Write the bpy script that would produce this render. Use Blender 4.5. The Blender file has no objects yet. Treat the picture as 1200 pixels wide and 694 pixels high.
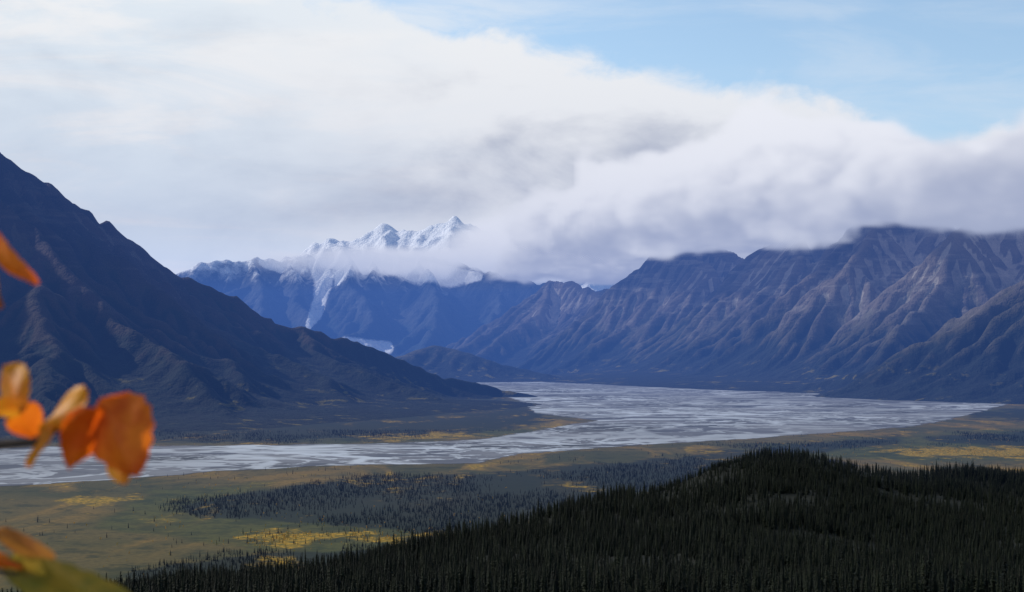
import bpy, math, random, time
import numpy as np
from mathutils import Vector, Matrix
random.seed(7); rng=np.random.default_rng(7)
T0=time.time()
F=1650.0; H=250.0; HY=415.0
sc=bpy.context.scene
def W(px,py,Y): return ((px-600)/F*Y, Y, H+(HY-py)/F*Y)
def link(o): sc.collection.objects.link(o); return o

# ---------------- node helper ----------------
class NB:
    def __init__(s,nt): s.nt=nt
    def n(s,t,props=None,**ins):
        nd=s.nt.nodes.new(t)
        for k,v in (props or {}).items(): setattr(nd,k,v)
        for k,v in ins.items(): s.set(nd,k.replace('_',' '),v)
        return nd
    def set(s,nd,k,v):
        sock=nd.inputs[k]
        if isinstance(v,bpy.types.NodeSocket): s.nt.links.new(v,sock)
        else:
            if sock.type=='RGBA' and len(v)==3: v=(*v,1)
            sock.default_value=v
    def m(s,op,a,b=None,c=None,clamp=False):
        nd=s.nt.nodes.new('ShaderNodeMath'); nd.operation=op; nd.use_clamp=clamp
        for i,v in enumerate((a,b,c)):
            if v is not None: s.set(nd,i,v)
        return nd.outputs[0]
    def add(s,a,b): return s.m('ADD',a,b)
    def sub(s,a,b): return s.m('SUBTRACT',a,b)
    def mul(s,a,b): return s.m('MULTIPLY',a,b)
    def div(s,a,b): return s.m('DIVIDE',a,b)
    def ss(s,lo,hi,x,o0=0.0,o1=1.0):
        nd=s.nt.nodes.new('ShaderNodeMapRange'); nd.interpolation_type='SMOOTHSTEP'
        s.set(nd,0,x); s.set(nd,1,lo); s.set(nd,2,hi); s.set(nd,3,o0); s.set(nd,4,o1)
        return nd.outputs[0]
    def vm(s,op,a,b):
        nd=s.nt.nodes.new('ShaderNodeVectorMath'); nd.operation=op
        s.set(nd,0,a); s.set(nd,1,b); return nd.outputs[0]
    def noise(s,vec,scale=1,detail=5,rough=.55,dist=0,lac=2.0):
        nd=s.nt.nodes.new('ShaderNodeTexNoise')
        s.set(nd,'Vector',vec); s.set(nd,'Scale',float(scale)); s.set(nd,'Detail',float(detail)); s.set(nd,'Roughness',float(rough)); s.set(nd,'Distortion',float(dist)); s.set(nd,'Lacunarity',float(lac))
        return nd.outputs[0]
    def mix(s,f,a,b):
        nd=s.nt.nodes.new('ShaderNodeMix'); nd.data_type='RGBA'
        s.set(nd,0,f); s.set(nd,6,a); s.set(nd,7,b); return nd.outputs[2]
    def comb(s,x,y,z):
        nd=s.nt.nodes.new('ShaderNodeCombineXYZ')
        s.set(nd,0,x); s.set(nd,1,y); s.set(nd,2,z); return nd.outputs[0]
    def sep(s,v):
        nd=s.nt.nodes.new('ShaderNodeSeparateXYZ'); s.set(nd,0,v); return nd.outputs
    def attr(s,name):
        nd=s.nt.nodes.new('ShaderNodeAttribute'); nd.attribute_name=name; return nd.outputs['Fac']
def newmat(name):
    m=bpy.data.materials.new(name); m.use_nodes=True; m.node_tree.nodes.clear()
    b=NB(m.node_tree); out=b.n('ShaderNodeOutputMaterial'); return m,b,out
def diffuse(b,out,col,rough=.95,bump=None,bs=.5,bd=1.0,spec=.15):
    p=b.n('ShaderNodeBsdfPrincipled'); b.set(p,'Base Color',col); b.set(p,'Roughness',rough); b.set(p,'Specular IOR Level',spec)
    if bump is not None:
        bn=b.n('ShaderNodeBump'); b.set(bn,'Height',bump); b.set(bn,'Strength',bs); b.set(bn,'Distance',bd)
        b.set(p,'Normal',bn.outputs[0])
    b.nt.links.new(p.outputs[0],out.inputs['Surface']); return p

# ---------------- numpy noise ----------------
def vnoise(x,y,seed):
    r=np.random.default_rng(seed); t=r.random((256,256))
    xi=np.floor(x).astype(int); yi=np.floor(y).astype(int); fx=x-xi; fy=y-yi
    fx=fx*fx*(3-2*fx); fy=fy*fy*(3-2*fy)
    a=t[xi&255,yi&255]; b=t[(xi+1)&255,yi&255]; c=t[xi&255,(yi+1)&255]; d=t[(xi+1)&255,(yi+1)&255]
    return (a*(1-fx)+b*fx)*(1-fy)+(c*(1-fx)+d*fx)*fy
def fbm(x,y,seed,oct=5,g=.5):
    s=0;a=1;n=0
    for i in range(oct):
        s=s+a*(vnoise(x,y,seed+i)*2-1); n+=a; a*=g; x,y=x*1.62+y*1.2+7.1,y*1.62-x*1.2+3.7
    return s/n
def ridged(x,y,seed,oct=5,g=.5):
    s=0;a=1;n=0
    for i in range(oct):
        s=s+a*(1-abs(vnoise(x,y,seed+i)*2-1)*2); n+=a; a*=g; x,y=x*1.62+y*1.2+7.1,y*1.62-x*1.2+3.7
    return s/n
def blur(h,k=1):
    for _ in range(k):
        p=np.pad(h,1,mode='edge'); h=(p[1:-1,1:-1]*4+p[:-2,1:-1]*2+p[2:,1:-1]*2+p[1:-1,:-2]*2+p[1:-1,2:]*2+p[:-2,:-2]+p[2:,2:]+p[:-2,2:]+p[2:,:-2])/16
    return h
def erode(h,cell,batches,n,steps,seed,ero=.3,dep=.2,cap=4.0,lim=110,up_=12):
    r=np.random.default_rng(seed); h=h/cell; ny,nx=h.shape; hi=h+up_/cell; lo=h-lim/cell
    for bt in range(batches):
        px=r.uniform(2,nx-3,n); py=r.uniform(2,ny-3,n)
        k=h[py.astype(int),px.astype(int)]>1; px=px[k];py=py[k]; m=len(px)
        if m==0: continue
        dx=np.zeros(m);dy=np.zeros(m);v=np.ones(m);w=np.ones(m);sd=np.zeros(m)
        for st in range(steps):
            ix=px.astype(int);iy=py.astype(int);fx=px-ix;fy=py-iy
            a=h[iy,ix];b=h[iy,ix+1];c=h[iy+1,ix];d=h[iy+1,ix+1]
            gx=(b-a)*(1-fy)+(d-c)*fy; gy=(c-a)*(1-fx)+(d-b)*fx
            h0=a*(1-fx)*(1-fy)+b*fx*(1-fy)+c*(1-fx)*fy+d*fx*fy
            dx=dx*.15-gx*.85; dy=dy*.15-gy*.85
            l=np.sqrt(dx*dx+dy*dy)+1e-9; dx/=l; dy/=l
            qx=np.clip(px+dx,1,nx-3); qy=np.clip(py+dy,1,ny-3)
            jx=qx.astype(int);jy=qy.astype(int);ex=qx-jx;ey=qy-jy
            h1=h[jy,jx]*(1-ex)*(1-ey)+h[jy,jx+1]*ex*(1-ey)+h[jy+1,jx]*(1-ex)*ey+h[jy+1,jx+1]*ex*ey
            dh=h1-h0
            cp=np.maximum(-dh,.01)*v*w*cap
            up=dh>0
            amt=np.where(up,-np.minimum(dh,sd),np.where(sd>cp,-(sd-cp)*dep,np.minimum((cp-sd)*ero,-dh*.5)))
            sd=sd+amt
            for (oy,ox,wt) in ((0,0,(1-fx)*(1-fy)),(0,1,fx*(1-fy)),(1,0,(1-fx)*fy),(1,1,fx*fy)):
                np.add.at(h,(iy+oy,ix+ox),-amt*wt)
            v=np.sqrt(np.clip(v*v-dh*3,.05,20)); w*=.985
            px=qx;py=qy
        np.clip(h,lo,hi,out=h)
    return h*cell

def spine_field(X,Y,spines,zmax,p):
    out=np.full(X.shape,-1e9)
    for pts,slope in spines:
        for (a,b) in zip(pts[:-1],pts[1:]):
            ax,ay,az=a;bx,by,bz=b
            dx=bx-ax;dy=by-ay;L=dx*dx+dy*dy+1e-6
            t=np.clip(((X-ax)*dx+(Y-ay)*dy)/L,0,1)
            d=np.sqrt((X-ax-t*dx)**2+(Y-ay-t*dy)**2)
            za=zmax*(max(az,1)/zmax)**(1/p); zb=zmax*(max(bz,1)/zmax)**(1/p)
            np.maximum(out,za+(zb-za)*t-slope*d,out=out)
    pos=out>0
    return np.where(pos,zmax*(np.maximum(out,0)/zmax)**p,out*.3)

def subspurs(pts,r,n,slope,length,drop):
    res=[]
    for i in range(n):
        t=(i+.5+r.uniform(-.3,.3))/n; 
        k=min(int(t*(len(pts)-1)),len(pts)-2); f=t*(len(pts)-1)-k
        a=np.array(pts[k]);b=np.array(pts[k+1]);p=a+(b-a)*f
        d=(b-a)[:2];d/=np.linalg.norm(d)+1e-9
        for sgn in (-1,1):
            an=sgn*math.radians(r.uniform(35,62)); dd=np.array([d[0]*math.cos(an)-d[1]*math.sin(an),d[0]*math.sin(an)+d[1]*math.cos(an)])
            ln=length*r.uniform(.6,1.2)*(p[2]/800+.2)
            e=(p[0]+dd[0]*ln,p[1]+dd[1]*ln,max(p[2]-drop*ln,5))
            res.append(([(p[0],p[1],p[2]-10),e],slope))
    return res

def grid_mesh(name,X,Y,Z,mat,attrs=None,cut=-8,smooth=True):
    ny,nx=X.shape
    idx=np.arange(ny*nx).reshape(ny,nx)
    q=np.stack([idx[:-1,:-1],idx[:-1,1:],idx[1:,1:],idx[1:,:-1]],-1).reshape(-1,4)
    zf=Z.ravel()
    if cut is not None: q=q[zf[q].max(1)>cut]
    used=np.unique(q); remap=np.zeros(ny*nx,int); remap[used]=np.arange(len(used)); q=remap[q]
    co=np.stack([X.ravel(),Y.ravel(),zf],-1)[used].astype(np.float32)
    me=bpy.data.meshes.new(name); me.vertices.add(len(co)); me.vertices.foreach_set('co',co.ravel())
    me.loops.add(len(q)*4); me.loops.foreach_set('vertex_index',q.ravel().astype(np.int32))
    me.polygons.add(len(q)); me.polygons.foreach_set('loop_start',np.arange(0,len(q)*4,4,dtype=np.int32)); 
    me.update(calc_edges=True)
    me.polygons.foreach_set('use_smooth',np.full(len(q),smooth))
    for k,v in (attrs or {}).items():
        at=me.attributes.new(k,'FLOAT','POINT'); at.data.foreach_set('value',v.ravel()[used].astype(np.float32))
    me.materials.append(mat); me.update()
    return link(bpy.data.objects.new(name,me))

# ---------------- mountain materials ----------------
def mountain_mat(name,rock1,rock2,scree,forest,treeline,sc_=1.0,snow=None,glacier=False,meadow=(.05,.045,.02),scr=.8,autumn=None):
    m,b,out=newmat(name)
    geo=b.n('ShaderNodeNewGeometry'); P=geo.outputs['Position']; x,y,z=b.sep(P)
    nz=b.sep(geo.outputs['Normal'])[2]
    n1=b.noise(P,1/(700*sc_),5,.6); n2=b.noise(P,1/(90*sc_),4,.65)
    st=b.noise(b.comb(b.mul(x,1/(500*sc_)),b.mul(y,1/(500*sc_)),b.mul(z,1/(45*sc_))),1,3,.6)
    c=b.mix(b.ss(.38,.62,n1),rock1,rock2)
    c=b.mix(b.mul(b.ss(.5,.68,st),.4*scr),c,scree)
    cav=b.attr('gully')
    c=b.mix(b.mul(b.ss(.05,.7,b.add(cav,b.mul(b.sub(n2,.5),1.0))),b.ss(.4,.6,n1,scr,.2)),c,scree)
    lim=b.add(z,b.mul(b.sub(n1,.5),-900)); lim=b.add(lim,b.mul(b.sub(n2,.5),-500)); lim=b.add(lim,b.mul(cav,-150))
    f=b.ss(treeline+140,treeline-140,lim)
    lim2=b.ss(treeline+420,treeline+100,lim)
    c=b.mix(b.mul(lim2,.7),c,meadow)
    fc=b.mix(b.ss(.35,.65,n2),forest,tuple(v*1.9 for v in forest))
    if autumn is not None:
        fc=b.mix(b.mul(b.mul(b.ss(.54,.64,n2),b.ss(.48,.58,st)),b.ss(260,60,z)),fc,autumn)
    c=b.mix(f,c,fc)
    if snow is not None:
        s=b.ss(snow-200,snow+250,b.add(z,b.add(b.mul(b.sub(n1,.5),1500),b.mul(b.sub(n2,.5),900))))
        s=b.mul(s,b.ss(.30,.55,nz))
        if glacier: s=b.m('MAXIMUM',s,b.ss(.35,.6,b.add(b.attr('glacier'),b.mul(b.sub(n2,.5),.5))))
        c=b.mix(s,c,(.88,.89,.91))
    h=b.mul(b.noise(P,1/(45*sc_),4,.65),36*sc_)
    diffuse(b,out,c,.95,h,.8,1.0)
    return m
def finish(Z0,Z,seed,X,Y,cell):
    Z=blur(Z,1); g=np.clip((blur(Z,5)-Z)/(cell*.35),-1,1); return Z,g

# ---------------- LEFT MOUNTAIN ----------------
mr=np.random.default_rng(3)
ridge=[W(-700,-60,6200),W(-400,0,6500),W(-150,90,6800),W(0,165,7000),W(60,205,7100),W(130,262,7250),W(200,305,7400),W(270,345,7550),W(340,380,7700),W(430,405,7900),W(500,430,8050),W(570,450,8200),W(615,460,8250)]
sp=[(ridge,.85)]
spurL=[([ridge[1],W(-380,260,5200),W(-360,480,4300)],.62),
 ([ridge[2],W(-160,250,6000),W(-90,380,5200),W(-60,490,4500)],.62),
 ([ridge[3],W(40,290,6200),W(60,400,5300),W(90,492,4600)],.62),
 ([W(20,310,6300),W(110,350,6000),W(190,400,5700),W(260,480,5100)],.62),
 ([ridge[4],W(150,325,6800),W(230,385,6400),W(340,482,5500)],.6),
 ([ridge[6],W(280,385,7000),W(370,435,6600),W(430,480,6000)],.55),
 ([ridge[8],W(380,412,7300),W(470,452,6900),W(540,475,6500)],.45),
 ([W(-250,200,6400),W(-250,350,5600),W(-200,480,4500)],.62)]
sp+=spurL
for s_,_ in spurL: sp+=subspurs(s_,mr,5,.7,800,.66)
sp+=subspurs(ridge,mr,9,.75,900,.7)
sp+=[([W(-500,470,4800),W(-100,478,5000),W(200,480,5300),W(400,476,6000),W(560,468,7000)],.10)]
cell=17.0
xs=np.arange(-7200,900,cell); ys=np.arange(3700,9800,cell); X,Y=np.meshgrid(xs,ys)
wx=X+fbm(X/600,Y/600,11,4)*150; wy=Y+fbm(X/600,Y/600,21,4)*150
Z=spine_field(wx,wy,sp,1600,1.15)
Z=np.where(Z>0,Z+ridged(X/420,Y/420,31,4)*30*np.clip(Z/350,0,1),Z)
Z0=Z.copy(); Z=erode(Z,cell,50,3500,60,1); Z,gl_=finish(Z0,Z,41,X,Y,cell)
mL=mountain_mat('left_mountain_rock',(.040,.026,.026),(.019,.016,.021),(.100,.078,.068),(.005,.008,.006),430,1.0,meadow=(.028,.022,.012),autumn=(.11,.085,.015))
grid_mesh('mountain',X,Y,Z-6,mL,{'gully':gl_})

# ---------------- RIGHT MOUNTAINS ----------------
ridgeR=[W(1750,170,8500),W(1500,180,9500),W(1340,190,10300),W(1260,240,10900),W(1190,205,11600),W(1130,262,12300),W(1050,205,13100),W(990,268,13900),W(930,250,15000),W(865,300,16200),W(800,272,17200),W(745,322,18300),W(705,338,19500),W(672,326,20300),W(650,326,20700),W(600,360,21200),W(550,393,21800),W(500,412,22300)]
sp=[(ridgeR,1.15)]
spurR=[([ridgeR[2],W(1350,330,9200),W(1310,458,7600)],.75),
 ([ridgeR[4],W(1165,238,11700),W(1125,266,10900),W(1095,345,10300),W(1000,453,9200)],.85),
 ([W(1130,272,11000),W(1145,370,10000),W(1110,440,9200)],.85),
 ([ridgeR[6],W(1035,255,12500),W(1000,300,12000),W(970,365,11500),W(940,410,11200),W(900,448,10700)],.85),
 ([W(1010,296,12100),W(1040,370,11200),W(1030,440,10200)],.85),
 ([ridgeR[8],W(940,282,14100),W(890,365,13200),W(820,442,12400)],.8),
 ([W(915,300,14300),W(850,380,13700),W(770,438,13500)],.8),
 ([ridgeR[10],W(825,310,16200),W(775,385,15300),W(720,436,14500)],.8),
 ([ridgeR[10],W(765,330,16700),W(705,395,15900),W(640,432,15800)],.8),
 ([ridgeR[12],W(690,370,17800),W(650,402,17200),W(590,433,16800)],.7),
 ([ridgeR[14],W(640,362,19600),W(590,396,18800),W(550,424,18000)],.65),
 ([ridgeR[14],W(580,388,20000),W(530,412,19300)],.55)]
spurR+=[([W(1700,200,7400),W(1450,255,7900),W(1300,290,8200),W(1200,325,8500),W(1130,368,8800),W(1060,412,9000),W(980,440,9300),W(900,452,9900)],.62)]
sp+=spurR
for s_,_ in spurR: sp+=subspurs(s_,mr,5,.95,800,.82)
sp+=subspurs(ridgeR,mr,14,1.0,900,.8)
sp+=[([W(470,424,13500),W(492,412,13600),W(512,405,13700),W(530,408,13600),W(555,417,13500),W(590,430,13300),W(640,436,13000)],.30)]
sp+=[([W(1500,440,8000),W(1250,450,8500),W(1120,453,9000),W(1000,447,10000),W(870,438,12000),W(760,432,14500)],.09),([W(860,440,11500),W(900,432,11700),W(960,438,11200),W(1010,452,10500)],.25)]
cell=28.0
xs=np.arange(-2600,10000,cell); ys=np.arange(6700,24000,cell); X,Y=np.meshgrid(xs,ys)
wx=X+fbm(X/900,Y/900,12,4)*190; wy=Y+fbm(X/900,Y/900,22,4)*190
Z=spine_field(wx,wy,sp,1750,1.10)
Z=np.where(Z>0,Z+ridged(X/500,Y/500,32,4)*38*np.clip(Z/250,.15,1),Z)
Z0=Z.copy(); Z=erode(Z,cell,60,4500,60,2,lim=150); Z,gl_=finish(Z0,Z,42,X,Y,cell)
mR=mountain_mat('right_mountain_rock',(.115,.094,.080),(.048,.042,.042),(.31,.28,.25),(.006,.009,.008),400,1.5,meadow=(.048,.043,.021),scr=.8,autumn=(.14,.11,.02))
grid_mesh('mountain_range',X,Y,Z-6,mR,{'gully':gl_})
print('right',time.time()-T0)

# ---------------- FAR SNOW MOUNTAINS ----------------
def far(name,ridge,Yfoot,pyfoot,seed,cell,snow,zmax,gl=None,x0=-14000,x1=4500,y0=20000,y1=31000,nsub=4,rs=.8,rn=110):
    r=np.random.default_rng(seed); sp=[(ridge,rs)]
    for p in ridge:
        px=600+p[0]/p[1]*F
        e=W(px+r.uniform(-25,25),pyfoot,Yfoot+r.uniform(-800,800)); mid=tuple((np.array(p)*.5+np.array(e)*.5)+np.array([r.uniform(-500,500),0,r.uniform(-100,50)]))
        s_=[p,mid,e]; sp.append((s_,rs-.05)); sp+=subspurs(s_,r,nsub,.8,1500,.7)
    xs=np.arange(x0,x1,cell); ys=np.arange(y0,y1,cell); X,Y=np.meshgrid(xs,ys)
    wx=X+fbm(X/1500,Y/1500,13,4)*300; wy=Y+fbm(X/1500,Y/1500,23,4)*300
    Z=spine_field(wx,wy,sp,zmax,1.12)
    Z=np.where(Z>0,Z+ridged(X/1300,Y/1300,33,5)*rn*np.clip(Z/600,0,1),Z)
    Z0=Z.copy(); Z=erode(Z,cell,30,3000,50,seed,lim=250,up_=30); Z,gg=finish(Z0,Z,43,X,Y,cell)
    at={'gully':gg}
    g=np.zeros_like(X)
    for pts in (gl or []):
        for (a,b) in zip(pts[:-1],pts[1:]):
            ax,az,aw=a;bx,bz,bw=b
            dx=bx-ax;dz=bz-az;L=dx*dx+dz*dz
            Xp=X/Y*26000
            t=np.clip(((Xp-ax)*dx+(Z-az)*dz)/L,0,1); d=np.sqrt((Xp-ax-t*dx)**2+(Z-az-t*dz)**2); w=aw+(bw-aw)*t
            g=np.maximum(g,np.clip(1-.5*d/w,0,1))
    at['glacier']=g
    m=mountain_mat(name+'_rock',(.07,.08,.09),(.045,.055,.065),(.13,.14,.15),(.02,.03,.03),700,3,snow=snow,glacier=True,meadow=(.05,.055,.045))
    return grid_mesh(name,X,Y,Z-6,m,at)
def gp(px,py,w): return ((px-600)/F*26000,H+(HY-py)/F*26000,w/F*26000)
far('far_mountain_range',[W(100,330,26500),W(180,325,27000),W(230,306,27000),W(300,299,27200),W(350,300,27500),W(400,286,27500),W(440,290,27500),W(500,298,27200),W(560,310,27000),W(620,322,26500),W(680,340,26500),W(760,340,26500)],22500,408,5,55,1850,2400,
  gl=[[gp(372,300,13),gp(380,325,11),gp(376,345,8),gp(370,370,7),gp(362,384,4)],[gp(405,292,14),gp(400,315,10),gp(396,330,4)],[gp(450,296,18),gp(490,314,16),gp(530,320,12),gp(560,322,6)],[gp(310,300,8),gp(330,312,4)],[gp(405,407,9),gp(455,408,6)]])
far('snow_mountain',[W(330,300,37000),W(370,284,37000),W(405,270,37200),W(425,264,37300),W(445,256,37500),W(470,264,37500),W(490,264,37000),W(510,260,37000),W(530,254,37000),W(550,259,37200),W(580,268,37500),W(640,290,37500),W(700,300,37500)],31500,360,6,75,700,3700,x0=-9500,x1=5500,y0=29000,y1=42000,nsub=4,rs=.55,rn=240)
print('far',time.time()-T0)

# ---------------- polygon masks ----------------
def polysd(px,py,poly,ys=3.0):
    P=np.array(poly,float); x=px; y=py*ys; P=P*np.array([1,ys]); ins=np.zeros(x.shape,bool); d=np.full(x.shape,1e9)
    for i in range(len(P)):
        a=P[i];b=P[(i+1)%len(P)]
        c=((a[1]>y)!=(b[1]>y))&(x<(b[0]-a[0])*(y-a[1])/(b[1]-a[1]+1e-12)+a[0])
        ins^=c
        e=b-a; t=np.clip(((x-a[0])*e[0]+(y-a[1])*e[1])/(e@e+1e-9),0,1)
        d=np.minimum(d,np.hypot(x-a[0]-t*e[0],y-a[1]-t*e[1]))
    return np.where(ins,d,-d)
def soft(px,py,polys,w=12):
    m=np.zeros(px.shape)
    for p in polys: m=np.maximum(m,np.clip(.5+polysd(px,py,p)/(2*w),0,1))
    return m
SILT=[[(-300,526),(0,525),(200,523),(400,521),(560,516),(640,503),(700,493),(630,484),(610,470),(570,456),(530,447),(505,441),(600,437),(700,433),(770,446),(900,455),(1000,461),(1110,466),(1190,471),(1150,482),(1110,492),(1060,501),(930,510),(830,517),(700,525),(600,533),(560,543),(400,545),(250,553),(120,563),(0,570),(-300,590)]]
FOREST=[[(200,592),(330,572),(430,560),(560,556),(650,548),(760,538),(900,528),(1000,545),(800,570),(700,585),(620,608),(520,630),(470,622),(350,612),(240,606)],
 [(1085,513),(1200,506),(1400,512),(1400,524),(1200,522),(1110,521)],[(1130,484),(1190,478),(1400,480),(1400,494),(1200,493),(1140,490)],
 [(-400,522),(0,521),(400,518),(520,512),(620,500),(650,490),(615,476),(590,466),(520,463),(300,470),(-400,470)],
 [(480,633),(560,620),(600,640),(500,655)],[(150,668),(300,650),(480,640),(480,670),(300,690),(150,700)],[(820,530),(950,520),(1050,512),(1060,518),(960,530)],[(1010,458),(1200,460),(1400,460),(1400,469),(1200,469),(1120,464)]]
YEL=[[(275,630),(310,621),(370,624),(410,620),(460,628),(500,626),(450,638),(390,636),(340,642),(290,637)],[(1020,529),(1100,523),(1300,528),(1300,539),(1080,536)],[(395,512),(480,508),(560,510),(470,517)],[(610,500),(690,497),(700,502),(640,507)],[(0,585),(150,580),(240,585),(100,592)]]
GREEN=[[(180,575),(330,560),(300,590),(480,612),(600,600),(560,640),(420,655),(250,640),(100,620)],[(900,520),(1100,508),(1300,500),(1300,540),(900,540)],[(380,520),(560,515),(640,506),(600,500),(420,508)]]

# ---------------- VALLEY FLOOR ----------------
us=np.concatenate([np.linspace(-3,-.5,20)[:-1],np.linspace(-.5,.5,420),np.linspace(.5,3,20)[1:]])
pys=np.concatenate([[418.0,420,422,424],np.linspace(426,720,420),np.linspace(722,1400,40)])
U,PY=np.meshgrid(us,pys); Y=H*F/(PY-HY); X=U*Y; PX=600+U*F
mF,b,out=newmat('valley_ground')
geo=b.n('ShaderNodeNewGeometry'); P=geo.outputs['Position']; x,y,z=b.sep(P)
nA=b.noise(P,1/420,5,.6,.4); nB=b.noise(P,1/60,4,.65); nC=b.noise(b.comb(x,b.mul(y,.35),0),1/160,4,.6,.6); nD=b.noise(P,1/9,2,.6)
c=b.mix(b.ss(.38,.62,nA),(.105,.078,.024),(.052,.052,.016))
c=b.mix(b.mul(b.ss(.46,.62,nC),.75),c,(.20,.118,.026))
c=b.mix(b.mul(b.ss(.50,.64,nB),.75),c,(.024,.030,.011))
g=b.ss(.35,.7,b.add(b.attr('green'),b.mul(b.sub(nA,.5),1.4)))
c=b.mix(b.mul(g,.75),c,b.mix(b.ss(.4,.6,nB),(.020,.034,.010),(.078,.080,.018)))
f=b.ss(.35,.6,b.add(b.attr('forest'),b.add(b.mul(b.sub(nC,.5),1.6),b.mul(b.sub(nB,.5),.9))))
c=b.mix(b.mul(f,.92),c,b.mix(nD,(.005,.010,.008),(.016,.025,.015)))
yv_=b.add(b.attr('yellow'),b.add(b.mul(b.sub(nB,.5),2.6),b.mul(b.sub(nC,.5),2.4)))
yy=b.ss(.35,.75,yv_)
shr=b.mul(b.mul(b.ss(.54,.64,nC),b.ss(.44,.58,nB)),b.ss(.42,.55,nA))
c=b.mix(b.mul(b.m('MAXIMUM',yy,shr),.85),c,b.mix(b.ss(.35,.65,nD),(.46,.25,.012),(.13,.11,.012)))
c=b.mix(b.mul(b.ss(.35,.65,nD),.3),c,(.012,.017,.008))
diffuse(b,out,c,.95)
grid_mesh('ground',X,Y,np.zeros_like(X),mF,{'forest':soft(PX,PY,FOREST,20),'yellow':soft(PX,PY,YEL,16)*.85,'green':soft(PX,PY,GREEN,30)},cut=None)

# ---------------- BRAIDED RIVER ----------------
us=np.linspace(-.56,.42,500); pys=np.linspace(428,600,360)
U,PY=np.meshgrid(us,pys); Y=H*F/(PY-HY); X=U*Y; PX=600+U*F
S=soft(PX,PY,SILT,9); ZR=np.where(S>.01,.4,-50)
mV,b,out=newmat('river_silt')
geo=b.n('ShaderNodeNewGeometry'); P=geo.outputs['Position']; x,y,z=b.sep(P)
wv=b.comb(b.mul(x,.42),b.mul(y,.5),0)
warp=b.n('ShaderNodeTexNoise',Scale=1/700.0,Detail=3.0); b.set(warp,'Vector',wv)
wp=b.vm('ADD',wv,b.vm('MULTIPLY',b.vm('SUBTRACT',warp.outputs['Color'],(.5,.5,.5)),(600,600,0)))
ch1=b.m('ABSOLUTE',b.sub(b.noise(wp,1/300,4,.55),.5))
ch2=b.m('ABSOLUTE',b.sub(b.noise(wp,1/80,4,.6),.5))
wat=b.m('MAXIMUM',b.ss(.032,.010,ch1),b.mul(b.ss(.038,.010,ch2),.8))
big=b.noise(wv,1/1000,3,.5)
wat=b.mul(wat,b.ss(.36,.56,big,.3,1))
nS=b.noise(wp,1/160,5,.7)
c=b.mix(b.ss(.35,.65,nS),(.095,.098,.106),(.20,.20,.202))
c=b.mix(b.mul(b.ss(.50,.62,b.noise(wv,1/300,5,.65)),.8),c,(.056,.055,.046))
p=b.n('ShaderNodeBsdfPrincipled'); b.set(p,'Base Color',b.mix(wat,c,(.46,.475,.48))); b.set(p,'Roughness',b.m('ADD',b.mul(wat,-.45),.9)); b.set(p,'Specular IOR Level',b.add(b.mul(wat,.4),.1))
a=b.ss(.38,.55,b.add(b.attr('silt'),b.mul(b.sub(b.noise(wv,1/70,5,.65),.5),1.0)))
tr=b.n('ShaderNodeBsdfTransparent'); mx=b.n('ShaderNodeMixShader'); b.set(mx,0,a); b.set(mx,1,tr.outputs[0]); b.set(mx,2,p.outputs[0])
b.nt.links.new(mx.outputs[0],out.inputs[0])
grid_mesh('river',X,Y,ZR,mV,{'silt':S},cut=0)

# ---------------- FOREGROUND HILL ----------------
TP=np.array([(-900,800),(-300,740),(0,705),(150,683),(300,660),(400,648),(500,625),(600,603),(700,575),(780,562),(840,537),(900,522),(960,524),(1010,538),(1060,546),(1200,547),(1500,540),(2200,560)],float)
YC=np.array([(-900,500),(-300,600),(0,680),(150,760),(300,850),(600,1050),(800,1300),(900,1400),(1000,1420),(1200,1500),(2200,1500)],float)
def hill(x,Y):
    Yq=np.maximum(Y,1); px=600+x/np.maximum(Yq,150)*F
    yc=np.interp(px,YC[:,0],YC[:,1]); sc_=(np.interp(px,TP[:,0],TP[:,1])+10*F/yc-HY)/F
    t=np.clip((Yq-350)/(yc-350),0,1); s=.19+(sc_-.19)*(t**1.05)
    zin=H-s*Yq; zc=H-sc_*yc
    z=np.where(Yq<350,248.4-(248.4-(H-.19*350))*Yq/350,zin)
    d=Yq-yc
    zo=zc-.12*d-.00045*np.maximum(d,0)**2
    z=np.where(d>0,zo,z)
    return z+fbm(x/120,Y/120,51,3)*5*np.clip((Y-200)/200,0,1)
us=np.linspace(-.75,.85,260); yv=np.concatenate([np.linspace(20,350,30),np.linspace(360,2400,300)])
U,Y=np.meshgrid(us,yv); X=U*Y
mH,b,out=newmat('hill_ground'); geo=b.n('ShaderNodeNewGeometry'); P=geo.outputs['Position']
n=b.noise(P,1/15,4,.6)
diffuse(b,out,b.mix(n,(.004,.006,.004),(.016,.016,.009)),.95)
grid_mesh('hill',X,Y,hill(X,Y),mH,cut=-8)
xs=np.linspace(-25,25,80); ys=np.linspace(-25,25,80); X,Y=np.meshgrid(xs,ys)
Zk=248.35-.186*np.maximum(Y,0)-.02*np.maximum(-Y,0)+fbm(X/3,Y/3,61,4)*.08
grid_mesh('hillside_ground',X,Y,Zk,mH,cut=None)

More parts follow.
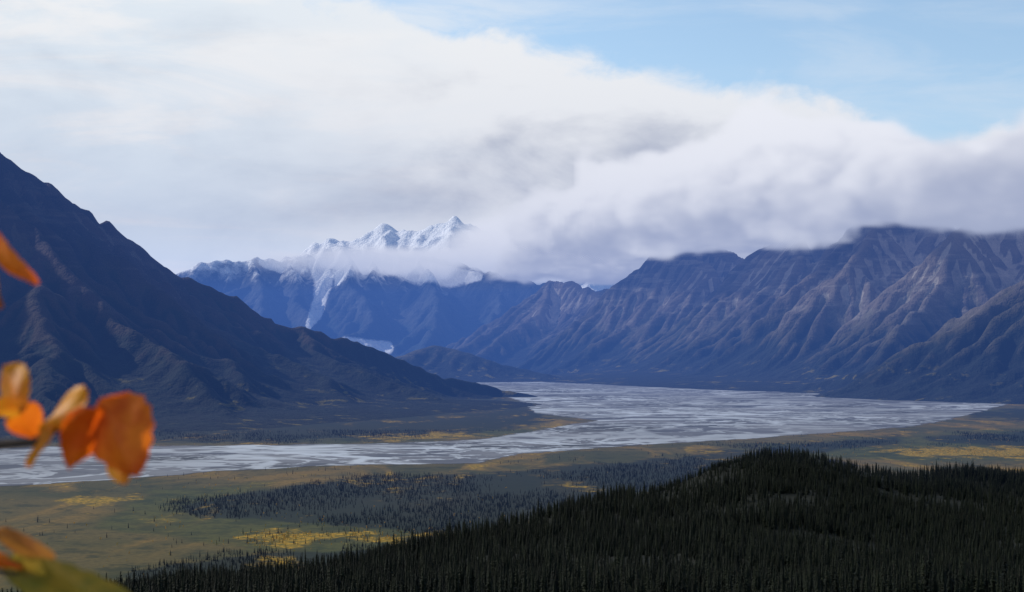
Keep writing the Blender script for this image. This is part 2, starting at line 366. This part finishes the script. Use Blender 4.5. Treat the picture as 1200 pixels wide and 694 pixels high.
# ---------------- TREES ----------------
def leafmat(name,c1,c2,trans=0.0):
    m,b,out=newmat(name); oi=b.n('ShaderNodeObjectInfo')
    c=b.mix(oi.outputs['Random'],c1,c2)
    p=diffuse(b,out,c,.8,spec=.08)
    if trans:
        t=b.n('ShaderNodeBsdfTranslucent'); b.set(t,'Color',c); mx=b.n('ShaderNodeMixShader'); b.set(mx,0,trans); b.set(mx,1,p.outputs[0]); b.set(mx,2,t.outputs[0]); b.nt.links.new(mx.outputs[0],out.inputs[0])
    return m
mSp=leafmat('spruce_needles',(.002,.004,.003),(.012,.0155,.008)); 
mYe=leafmat('aspen_leaves',(.55,.28,.012),(.12,.14,.015),.3)
mBk,b,out=newmat('bark'); diffuse(b,out,(.06,.048,.04))
def trunk(vs,fs,h,r):
    k=len(vs)
    for zz,rr in ((-.03,r),(h*.5,r*.6),(h,r*.1)):
        for i in range(5): a=i*math.tau/5; vs.append((rr*math.cos(a),rr*math.sin(a),zz))
    for l in range(2):
        for i in range(5): fs.append((k+l*5+i,k+l*5+(i+1)%5,k+l*5+5+(i+1)%5,k+l*5+5+i))
def mkobj(name,vs,fs,mats,mi=None):
    me=bpy.data.meshes.new(name); me.from_pydata(vs,[],fs)
    for m in mats: me.materials.append(m)
    if mi: me.polygons.foreach_set('material_index',mi)
    me.update(); return bpy.data.objects.new(name,me)
def spruce(i):
    r=random.Random(i); vs=[];fs=[]; trunk(vs,fs,.97,.012); nt=len(fs); R=r.uniform(.10,.17); lean=(r.uniform(-.03,.03),r.uniform(-.03,.03))
    nw=22
    for w in range(nw):
        h=.06+.93*(w/nw)**.95; rr=(R*(1-h)**.75+.008)*r.uniform(.65,1.2); nb=6 if h<.8 else 5; a0=r.random()*6
        for j in range(nb):
            if r.random()<.12: continue
            a=a0+j*math.tau/nb+r.uniform(-.3,.3); l=rr*r.uniform(.6,1.25); ca,sa=math.cos(a),math.sin(a); wd=.42*l+.006
            k=len(vs); ox,oy=lean[0]*h,lean[1]*h
            vs+= [(ox,oy,h+.02),(ox+ca*l*.55-sa*wd,oy+sa*l*.55+ca*wd,h-.25*l-.012),(ox+ca*l,oy+sa*l,h-.35*l-.004),(ox+ca*l*.55+sa*wd,oy+sa*l*.55-ca*wd,h-.25*l-.012)]
            fs+= [(k,k+1,k+2),(k,k+2,k+3)]
    return mkobj('spruce_tree_%d'%i,vs,fs,[mBk,mSp],[0]*nt+[1]*(len(fs)-nt))
def aspen(i):
    r=random.Random(50+i); vs=[];fs=[]; trunk(vs,fs,.85,.015); nt=len(fs)
    cl=[(r.gauss(0,.11),r.gauss(0,.11),r.uniform(.25,.92),r.uniform(.08,.16)) for _ in range(12)]
    for c in cl:
        for _ in range(30):
            d=Vector((r.gauss(0,1),r.gauss(0,1),r.gauss(0,1))).normalized()*c[3]*r.uniform(.5,1)
            p=Vector(c[:3])+d; s=r.uniform(.015,.03); a=Vector((r.gauss(0,1),r.gauss(0,1),r.gauss(0,1))).normalized(); q=a.orthogonal().normalized()
            k=len(vs); vs+=[tuple(p+a*s),tuple(p+q*s),tuple(p-a*s),tuple(p-q*s)]; fs.append((k,k+1,k+2,k+3))
    return mkobj('aspen_tree_%d'%i,vs,fs,[mBk,mYe],[0]*nt+[1]*(len(fs)-nt))
cS=bpy.data.collections.new('spruce_variants'); cA=bpy.data.collections.new('aspen_variants')
for i in range(8): cS.objects.link(spruce(i))
for i in range(4): cA.objects.link(aspen(i))
def scatter(name,pts,scales,coll):
    me=bpy.data.meshes.new(name); me.vertices.add(len(pts)); me.vertices.foreach_set('co',np.asarray(pts,np.float32).ravel())
    at=me.attributes.new('tscale','FLOAT','POINT'); at.data.foreach_set('value',np.asarray(scales,np.float32)); me.update()
    o=link(bpy.data.objects.new(name,me)); ng=bpy.data.node_groups.new(name,'GeometryNodeTree')
    ng.interface.new_socket('Geometry',in_out='INPUT',socket_type='NodeSocketGeometry'); ng.interface.new_socket('Geometry',in_out='OUTPUT',socket_type='NodeSocketGeometry')
    b=NB(ng); gi=b.n('NodeGroupInput'); go=b.n('NodeGroupOutput')
    ci=b.n('GeometryNodeCollectionInfo'); ci.inputs['Collection'].default_value=coll; ci.inputs['Separate Children'].default_value=True; ci.inputs['Reset Children'].default_value=True
    ip=b.n('GeometryNodeInstanceOnPoints'); ip.inputs['Pick Instance'].default_value=True
    rv=b.n('FunctionNodeRandomValue',{'data_type':'FLOAT_VECTOR'}); rv.inputs[0].default_value=(-.04,-.04,0); rv.inputs[1].default_value=(.04,.04,6.28)
    na=b.n('GeometryNodeInputNamedAttribute',{'data_type':'FLOAT'}); na.inputs['Name'].default_value='tscale'
    L=ng.links; L.new(gi.outputs[0],ip.inputs['Points']); L.new(ci.outputs[0],ip.inputs['Instance']); L.new(rv.outputs[0],ip.inputs['Rotation']); L.new(na.outputs[0],ip.inputs['Scale']); L.new(ip.outputs[0],go.inputs[0])
    md=o.modifiers.new('scatter','NODES'); md.node_group=ng; return o
N=170000; x=rng.uniform(-800,1000,N); y=rng.uniform(430,1720,N); u=x/y; px=600+u*F
yc=np.interp(px,YC[:,0],YC[:,1]); z=hill(x,y)
dens=np.clip(.7+fbm(x/70,y/70,71,3)*1.2,.2,1)
k=(np.abs(u)<.40)&(y<yc+60)&(z>0)&(rng.random(N)<dens)&((H-z-12)/y<.185)
x,y,z=x[k],y[k],z[k]; s=rng.uniform(4.5,12.5,len(x))*(1+.4*fbm(x/60,y/60,72,2))*np.where(rng.random(len(x))<.05,1.3,1); 
scatter('spruce_forest',np.stack([x,y,z],-1),s,cS); print('hill trees',len(x))
N=170000; py=HY+H*F/rng.uniform(1500,4600,N); y=H*F/(py-HY); x=rng.uniform(-.40,.40,N)*y; px=600+x/y*F
f=soft(px,py,FOREST,26); fn=.5+.9*fbm(x/130,y/260,73,4)+.3*fbm(x/30,y/30,74,2)
sl=soft(px,py,SILT,5); ye=soft(px,py,YEL[:1],10)
dn=np.clip((f+fn*.9-.85)*2,0,1)*np.clip(fn*1.5-.15,0,1)*.6+.012*(1-sl)*np.clip(fn*2-.6,0,1)+.08*ye
k=(rng.random(N)<dn)&(sl<.2)&(hill(x,y)<3)
x,y=x[k],y[k]; scatter('valley_spruce_trees',np.stack([x,y,0*x],-1),rng.uniform(3.5,8.5,len(x)),cS); print('valley trees',len(x))
N=80000; py=HY+H*F/rng.uniform(1500,4600,N); y=H*F/(py-HY); x=rng.uniform(-.40,.40,N)*y; px=600+x/y*F
f=soft(px,py,YEL[:2],16); fn=.5+1.0*fbm(x/50,y/80,75,4); gr=soft(px,py,GREEN,20)
k=(rng.random(N)<np.clip((f-.2)*1.3,0,1)*np.clip(fn*2.4-.9,0,1)+.006+.10*gr*np.clip(fn*3-1.6,0,1))&(soft(px,py,SILT,5)<.2)&(hill(x,y)<3)
x,y=x[k],y[k]; scatter('aspen_grove',np.stack([x,y,0*x],-1),rng.uniform(1.8,5,len(x)),cA); print('aspens',len(x))

# ---------------- AUTUMN SAPLING (near leaves) ----------------
D=.8
def S(px,py,dd=0): return Vector(W(px,py,D+dd))
def lm(name,c1,c2):
    m,b,out=newmat(name); tc=b.n('ShaderNodeTexCoord'); n=b.noise(tc.outputs['Object'],45,3,.6); c=b.mix(b.ss(.35,.65,n),c1,c2)
    p=diffuse(b,out,c,.5,spec=.3); t=b.n('ShaderNodeBsdfTranslucent'); b.set(t,'Color',c); mx=b.n('ShaderNodeMixShader'); b.set(mx,0,.5); b.set(mx,1,p.outputs[0]); b.set(mx,2,t.outputs[0]); b.nt.links.new(mx.outputs[0],out.inputs[0]); return m
LM=[lm('leaf_orange',(.85,.20,.010),(.66,.10,.006)),lm('leaf_yellow',(.80,.34,.02),(.70,.22,.015)),lm('leaf_brown',(.35,.12,.03),(.45,.18,.03)),lm('leaf_green_yellow',(.20,.17,.025),(.38,.24,.03))]
vs=[];fs=[];mi=[]
def tube(pts,r0,r1,mat=0):
    n=len(pts); k0=len(vs)
    for i,p in enumerate(pts):
        d=(pts[min(i+1,n-1)]-pts[max(i-1,0)]).normalized(); a=d.orthogonal().normalized(); c=d.cross(a); r=r0+(r1-r0)*i/(n-1)
        for j in range(6): q=p+(a*math.cos(j*math.tau/6)+c*math.sin(j*math.tau/6))*r; vs.append(tuple(q))
    for i in range(n-1):
        for j in range(6): fs.append((k0+i*6+j,k0+i*6+(j+1)%6,k0+i*6+6+(j+1)%6,k0+i*6+6+j)); mi.append(mat)
def leaf(base,tip,wpx,mat,yaw=0.0,curl=.15):
    ax=tip-base; L=ax.length; ax/=L; side=ax.cross(Vector((0,1,0))).normalized(); nrm=side.cross(ax).normalized()
    R=Matrix.Rotation(yaw,3,ax); side=R@side; nrm=R@nrm; hw=wpx/F*D/2/max(.4,math.cos(yaw)); n=14; m=6; k=len(vs)
    for i in range(n+1):
        t=i/n; w=hw*1.1*(math.sin(math.pi*min(1,t**.75))**.62)*(1-.3*t**3) if 0<t<1 else 0.0002
        w*=1+.06*math.sin(t*37)
        for j in range(-m,m+1):
            s=j/m; p=base+ax*(t*L)+side*(w*s)+nrm*(abs(s)*w*.45-curl*L*math.sin(t*2.6)+.04*L*math.sin(5*t+3*s)); vs.append(tuple(p))
    q=2*m+1
    for i in range(n):
        for j in range(q-1): fs.append((k+i*q+j,k+i*q+j+1,k+i*q+q+j+1,k+i*q+q+j)); mi.append(mat)
def petiole(a,b_): tube([a,(a+b_)/2+Vector((0,0,-.002)),b_],.0007,.0006,0)
tube([Vector((-.47,.82,248.05)),S(-330,2000),S(-300,1200),S(-270,700),S(-240,400),S(-190,150),S(-170,0),S(-160,-150)],.011,.003)
tube([S(-265,660),S(-150,585),S(-60,540),S(0,521),S(40,518),S(75,498),S(108,480)],.0045,.0014)
tube([S(-60,540),S(-20,500),S(10,480),S(20,470)],.0022,.001)
tube([S(-235,380),S(-120,300),S(-40,285),S(-15,282)],.003,.001)
tube([S(-270,720),S(-150,680),S(-60,665),S(20,672)],.003,.0012)
tube([S(-150,680),S(-70,640),S(-5,630)],.002,.001)
for (a,t,w,m,y) in [((120,466),(164,558),84,1,.2),((112,478),(80,548),44,1,-.5),((101,456),(48,505),30,2,.7),((6,428),(27,482),42,2,.3),((20,478),(46,514),38,1,-.4),((62,500),(38,548),18,2,.8),((-14,274),(50,330),28,1,.7),((-8,318),(4,360),14,3,.5),((-6,626),(66,652),28,3,.6),((4,666),(160,698),58,4,.3),((-40,640),(30,662),24,1,.6),((-6,484),(34,470),24,2,.6),((132,530),(148,568),34,2,.2),((-30,650),(80,668),22,4,.9),((-120,580),(-90,640),60,1,.2),((-150,420),(-110,480),60,2,.3),((-180,200),(-150,260),60,1,.3),((-210,520),(-160,570),60,4,.2),((-120,300),(-80,350),50,1,.1),((-100,680),(-60,740),60,1,.1)]:
    leaf(S(*a,random.uniform(-.015,.015)),S(*t,random.uniform(-.02,.02)),w,m,y,random.uniform(.05,.18))
for a,c in [((100,483),(120,466)),((98,486),(112,478)),((20,470),(6,428)),((20,470),(20,478)),((75,498),(101,456)),((75,498),(62,500))]: petiole(S(*a),S(*c))
o=link(mkobj('aspen_sapling',vs,fs,[mBk]+LM,mi))
for p in o.data.polygons: p.use_smooth=True

# ---------------- HAZE ----------------
def box(name,a,b_,mat):
    (x0,y0,z0),(x1,y1,z1)=a,b_
    v=[(x0,y0,z0),(x1,y0,z0),(x1,y1,z0),(x0,y1,z0),(x0,y0,z1),(x1,y0,z1),(x1,y1,z1),(x0,y1,z1)]
    return link(mkobj(name,v,[(0,3,2,1),(4,5,6,7),(0,1,5,4),(1,2,6,5),(2,3,7,6),(3,0,4,7)],[mat]))
mZ,b,out=newmat('haze_air'); SIG=4.2e-5
ab=b.n('ShaderNodeVolumeAbsorption'); b.set(ab,'Color',(0,0,0)); b.set(ab,'Density',SIG)
em=b.n('ShaderNodeEmission'); b.set(em,'Color',(.062,.158,.52)); b.set(em,'Strength',SIG)
ad=b.n('ShaderNodeAddShader'); b.set(ad,0,ab.outputs[0]); b.set(ad,1,em.outputs[0]); b.nt.links.new(ad.outputs[0],out.inputs['Volume'])
box('haze',(-40000,1300,-80),(40000,60000,1400),mZ)

# ---------------- CLOUDS (glowing volumes, shading painted in) ----------------
SUN_EL=34; SUN_AZ=-66   # azimuth from +Y toward -X
el=math.radians(SUN_EL); az=math.radians(SUN_AZ)
SUND=Vector((math.sin(az)*math.cos(el),math.cos(az)*math.cos(el),math.sin(el)))
def cloud(name,mn,mx,res,field,dens,painted_shade,painted_lit,z0,z1,nsc,rel=1.7):
    me=bpy.data.meshes.new(name); o=link(bpy.data.objects.new(name,me))
    ng=bpy.data.node_groups.new(name,'GeometryNodeTree'); ng.interface.new_socket('Geometry',in_out='INPUT',socket_type='NodeSocketGeometry'); ng.interface.new_socket('Geometry',in_out='OUTPUT',socket_type='NodeSocketGeometry')
    b=NB(ng); gi=b.n('NodeGroupInput'); go=b.n('NodeGroupOutput'); P=b.n('GeometryNodeInputPosition').outputs[0]
    vc=b.n('GeometryNodeVolumeCube'); b.set(vc,'Density',field(b,P)); b.set(vc,'Min',mn); b.set(vc,'Max',mx)
    for a_,r_ in zip('XYZ',res): vc.inputs['Resolution '+a_].default_value=r_
    m,s,out=newmat(name+'_glow_vapour'); 
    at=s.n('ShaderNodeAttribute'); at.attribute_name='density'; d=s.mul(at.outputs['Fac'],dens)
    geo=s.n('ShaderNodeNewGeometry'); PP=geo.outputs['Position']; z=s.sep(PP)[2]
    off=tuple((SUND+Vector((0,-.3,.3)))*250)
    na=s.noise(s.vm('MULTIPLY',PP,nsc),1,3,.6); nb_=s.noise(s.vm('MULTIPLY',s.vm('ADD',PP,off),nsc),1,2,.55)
    f=s.ss(0,1,s.add(s.div(s.sub(z,z0),z1-z0),s.add(s.mul(s.sub(na,nb_),rel),s.mul(s.sub(na,.5),1.0))))  # painted cloud shading: grey base, bright top, relief offset towards the sun
    col=s.mix(f,painted_shade,painted_lit)
    ab=s.n('ShaderNodeVolumeAbsorption'); s.set(ab,'Color',(0,0,0)); s.set(ab,'Density',d)
    em=s.n('ShaderNodeEmission'); s.set(em,'Color',col); s.set(em,'Strength',d)  # vapour glows in the painted shading colour instead of scattering light
    ad=s.n('ShaderNodeAddShader'); s.set(ad,0,ab.outputs[0]); s.set(ad,1,em.outputs[0]); s.nt.links.new(ad.outputs[0],out.inputs['Volume'])
    m.cycles.volume_step_rate=4.0
    sm=b.n('GeometryNodeSetMaterial'); sm.inputs['Material'].default_value=m
    ng.links.new(vc.outputs[0],sm.inputs[0]); ng.links.new(sm.outputs[0],go.inputs[0])
    md=o.modifiers.new('vapour','NODES'); md.node_group=ng; me.materials.append(m); return o
NSC=(1/1000,1/1000,1/650)
def fA(b,P):
    x,y,z=b.sep(P); n=b.noise(b.vm('MULTIPLY',P,(1/2600,1/2600,1/1300)),1,3,.55,.2); c=b.mul(b.sub(n,.5),4)
    n2=b.noise(b.vm('MULTIPLY',P,NSC),1,5,.58); c2=b.mul(b.sub(n2,.5),4)
    u=b.div(x,y)
    low=b.ss(.12,.28,u,10,120)
    eb=b.ss(1300,1620,b.add(b.add(z,low),b.add(b.mul(c2,170),b.mul(c,190))))
    k=b.ss(.20,.34,u,0,520)
    et=b.ss(2850,1900,b.add(b.add(z,k),b.add(b.mul(c,300),b.mul(c2,-330))))
    d=b.add(b.mul(b.sub(x,4000),.935),b.mul(b.sub(y,11500),.353))
    ed=b.ss(-1800,-550,b.add(d,b.add(b.mul(c,450),b.mul(c2,500))))
    el=b.ss(-.050,.055,b.add(u,b.mul(c,.02)))
    s=b.mul(b.mul(b.mul(eb,et),ed),el)
    return b.m('ADD',b.sub(b.mul(s,3.4),1.5),b.add(b.mul(c,.35),b.mul(c2,.75)),clamp=True)
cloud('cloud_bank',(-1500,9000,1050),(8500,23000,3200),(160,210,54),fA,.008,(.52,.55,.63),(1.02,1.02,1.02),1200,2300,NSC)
def fB(b,P):
    x,y,z=b.sep(P); n=b.noise(b.vm('MULTIPLY',P,(1/2300,1/2300,1/900)),1,6,.6,.4); c=b.mul(b.sub(n,.5),4)
    u=b.div(x,y); 
    eb=b.ss(1650,2000,b.add(z,b.mul(c,200)))
    eL=b.ss(2600,2100,b.add(z,b.mul(c,320)))
    eR=b.mul(b.ss(-.072,-.005,b.add(u,b.mul(c,.02))),b.ss(3600,2400,b.add(z,b.mul(c,300))))
    el=b.ss(-.20,-.09,b.add(u,b.mul(c,.02)),.35,1)
    ey=b.mul(b.ss(25200,26200,y),b.ss(29800,28800,y))
    s=b.mul(b.mul(eb,b.m('MAXIMUM',eL,eR)),b.mul(el,ey))
    return b.m('ADD',b.sub(b.mul(s,1.9),1.0),b.mul(c,1.1),clamp=True)
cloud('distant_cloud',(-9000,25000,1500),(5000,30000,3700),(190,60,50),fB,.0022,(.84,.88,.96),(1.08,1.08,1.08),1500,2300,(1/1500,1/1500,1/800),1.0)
print('clouds',time.time()-T0)

# ---------------- WORLD ----------------
w=bpy.data.worlds.new('World'); sc.world=w; w.use_nodes=True; w.node_tree.nodes.clear(); b=NB(w.node_tree)
out=b.n('ShaderNodeOutputWorld'); tc=b.n('ShaderNodeTexCoord'); x,y,z=b.sep(tc.outputs['Generated'])
ay=b.m('MAXIMUM',b.m('ABSOLUTE',y),.15); u=b.div(x,ay); v=b.div(z,ay)
sky=b.n('ShaderNodeTexSky',{'sky_type':'NISHITA','sun_disc':False,'sun_elevation':math.radians(SUN_EL),'sun_rotation':math.radians(SUN_AZ),'altitude':900.0,'air_density':1.0,'dust_density':.6,'ozone_density':1.5})
fc=b.n('ShaderNodeFloatCurve'); cv=fc.mapping.curves[0]
pts=[(-.4,.30),(-.2,.275),(-.09,.25),(-.036,.232),(.06,.212),(.15,.196),(.218,.178),(.27,.163),(.305,.158),(.34,.168),(.4,.188)]
P2=[((p[0]+.4)/.8,p[1]/.4) for p in pts]
cv.points[0].location=P2[0]; cv.points[1].location=P2[-1]
for p in P2[1:-1]: cv.points.new(*p)
fc.mapping.update(); b.set(fc,'Value',b.m('MULTIPLY',b.add(u,.4),1.25,clamp=True)); B=b.mul(fc.outputs[0],.4)
q=b.comb(u,b.mul(v,1.6),.3)
e1=b.sub(b.noise(q,13,6,.58,.25),.5)
dB=b.add(b.sub(B,v),b.mul(e1,.09))
mask=b.ss(-.006,.018,dB)
ci=b.noise(b.comb(b.add(u,b.mul(v,.6)),b.mul(v,5),1.7),5,6,.6,.6)
cir=b.mul(b.ss(.42,.72,ci),b.ss(.15,-.25,u,.25,1.0))
vc_=b.comb(u,b.mul(v,2.4),2.1)
n1=b.noise(vc_,6,6,.56,.35); n2=b.noise(b.comb(u,b.mul(v,1.8),5.1),20,5,.6,.2); n3=b.noise(b.vm('ADD',vc_,(-.03,.045,0)),6,3,.5,.35)
du=b.sub(u,.13); dv=b.sub(v,.115)
gs=b.m('EXPONENT',b.mul(b.add(b.mul(b.mul(du,du),26),b.mul(b.mul(dv,dv),330)),-1))
amp=b.ss(-.12,.06,u,.6,1.0)
var=b.add(b.add(b.mul(b.sub(n1,.5),1.0),b.mul(b.sub(n1,n3),1.5)),b.mul(b.sub(n2,.5),.5))
sh=b.add(b.mul(var,amp),b.sub(b.ss(-.12,.06,u,.86,.94),b.mul(gs,.46)))
sh=b.add(sh,b.ss(.05,.0,dB,0,.35))
cc=b.mix(b.ss(0,1,sh),(.48,.51,.59),(.98,.985,.99))
lb=b.mul(b.ss(.05,-.3,u),b.mul(b.ss(.40,.60,ci),.36)); cc=b.mix(lb,cc,(.60,.79,.96))
horiz=b.ss(.10,.02,v,1.0,1.7)
cc=b.vm('MULTIPLY',cc,b.comb(horiz,horiz,b.mul(horiz,.97)))
up=b.ss(.40,1.0,v,1.0,.30); cc=b.vm('MULTIPLY',cc,b.comb(up,up,up))  # unseen sky overhead dimmed to cut the ambient light
bg1=b.n('ShaderNodeBackground'); b.set(bg1,'Color',b.vm('MULTIPLY',sky.outputs[0],(1.40,1.34,1.18))); b.set(bg1,'Strength',.15)
bg2=b.n('ShaderNodeBackground'); b.set(bg2,'Color',cc); b.set(bg2,'Strength',1.0)
mx=b.n('ShaderNodeMixShader'); b.set(mx,0,b.m('MAXIMUM',mask,cir)); b.set(mx,1,bg1.outputs[0]); b.set(mx,2,bg2.outputs[0]); b.nt.links.new(mx.outputs[0],out.inputs[0])

# ---------------- SUN ----------------
sl=bpy.data.lights.new('sun','SUN'); sl.energy=4.2; sl.angle=math.radians(.6); sl.color=(1,.94,.84)
so=link(bpy.data.objects.new('sun',sl)); so.rotation_euler=SUND.to_track_quat('Z','Y').to_euler()

# ---------------- CAMERA ----------------
cd=bpy.data.cameras.new('camera'); cam=link(bpy.data.objects.new('camera',cd)); cam.location=(0,0,H); cam.rotation_euler=(math.radians(90),0,0)
cd.sensor_width=36; cd.lens=F/1200*36; cd.shift_y=(HY-347)/1200; cd.clip_start=.05; cd.clip_end=200000
cd.dof.use_dof=True; cd.dof.focus_distance=2500; cd.dof.aperture_fstop=11
sc.camera=cam
sc.view_settings.view_transform='Standard'; sc.view_settings.look='None'; sc.view_settings.exposure=0
print('done',time.time()-T0)
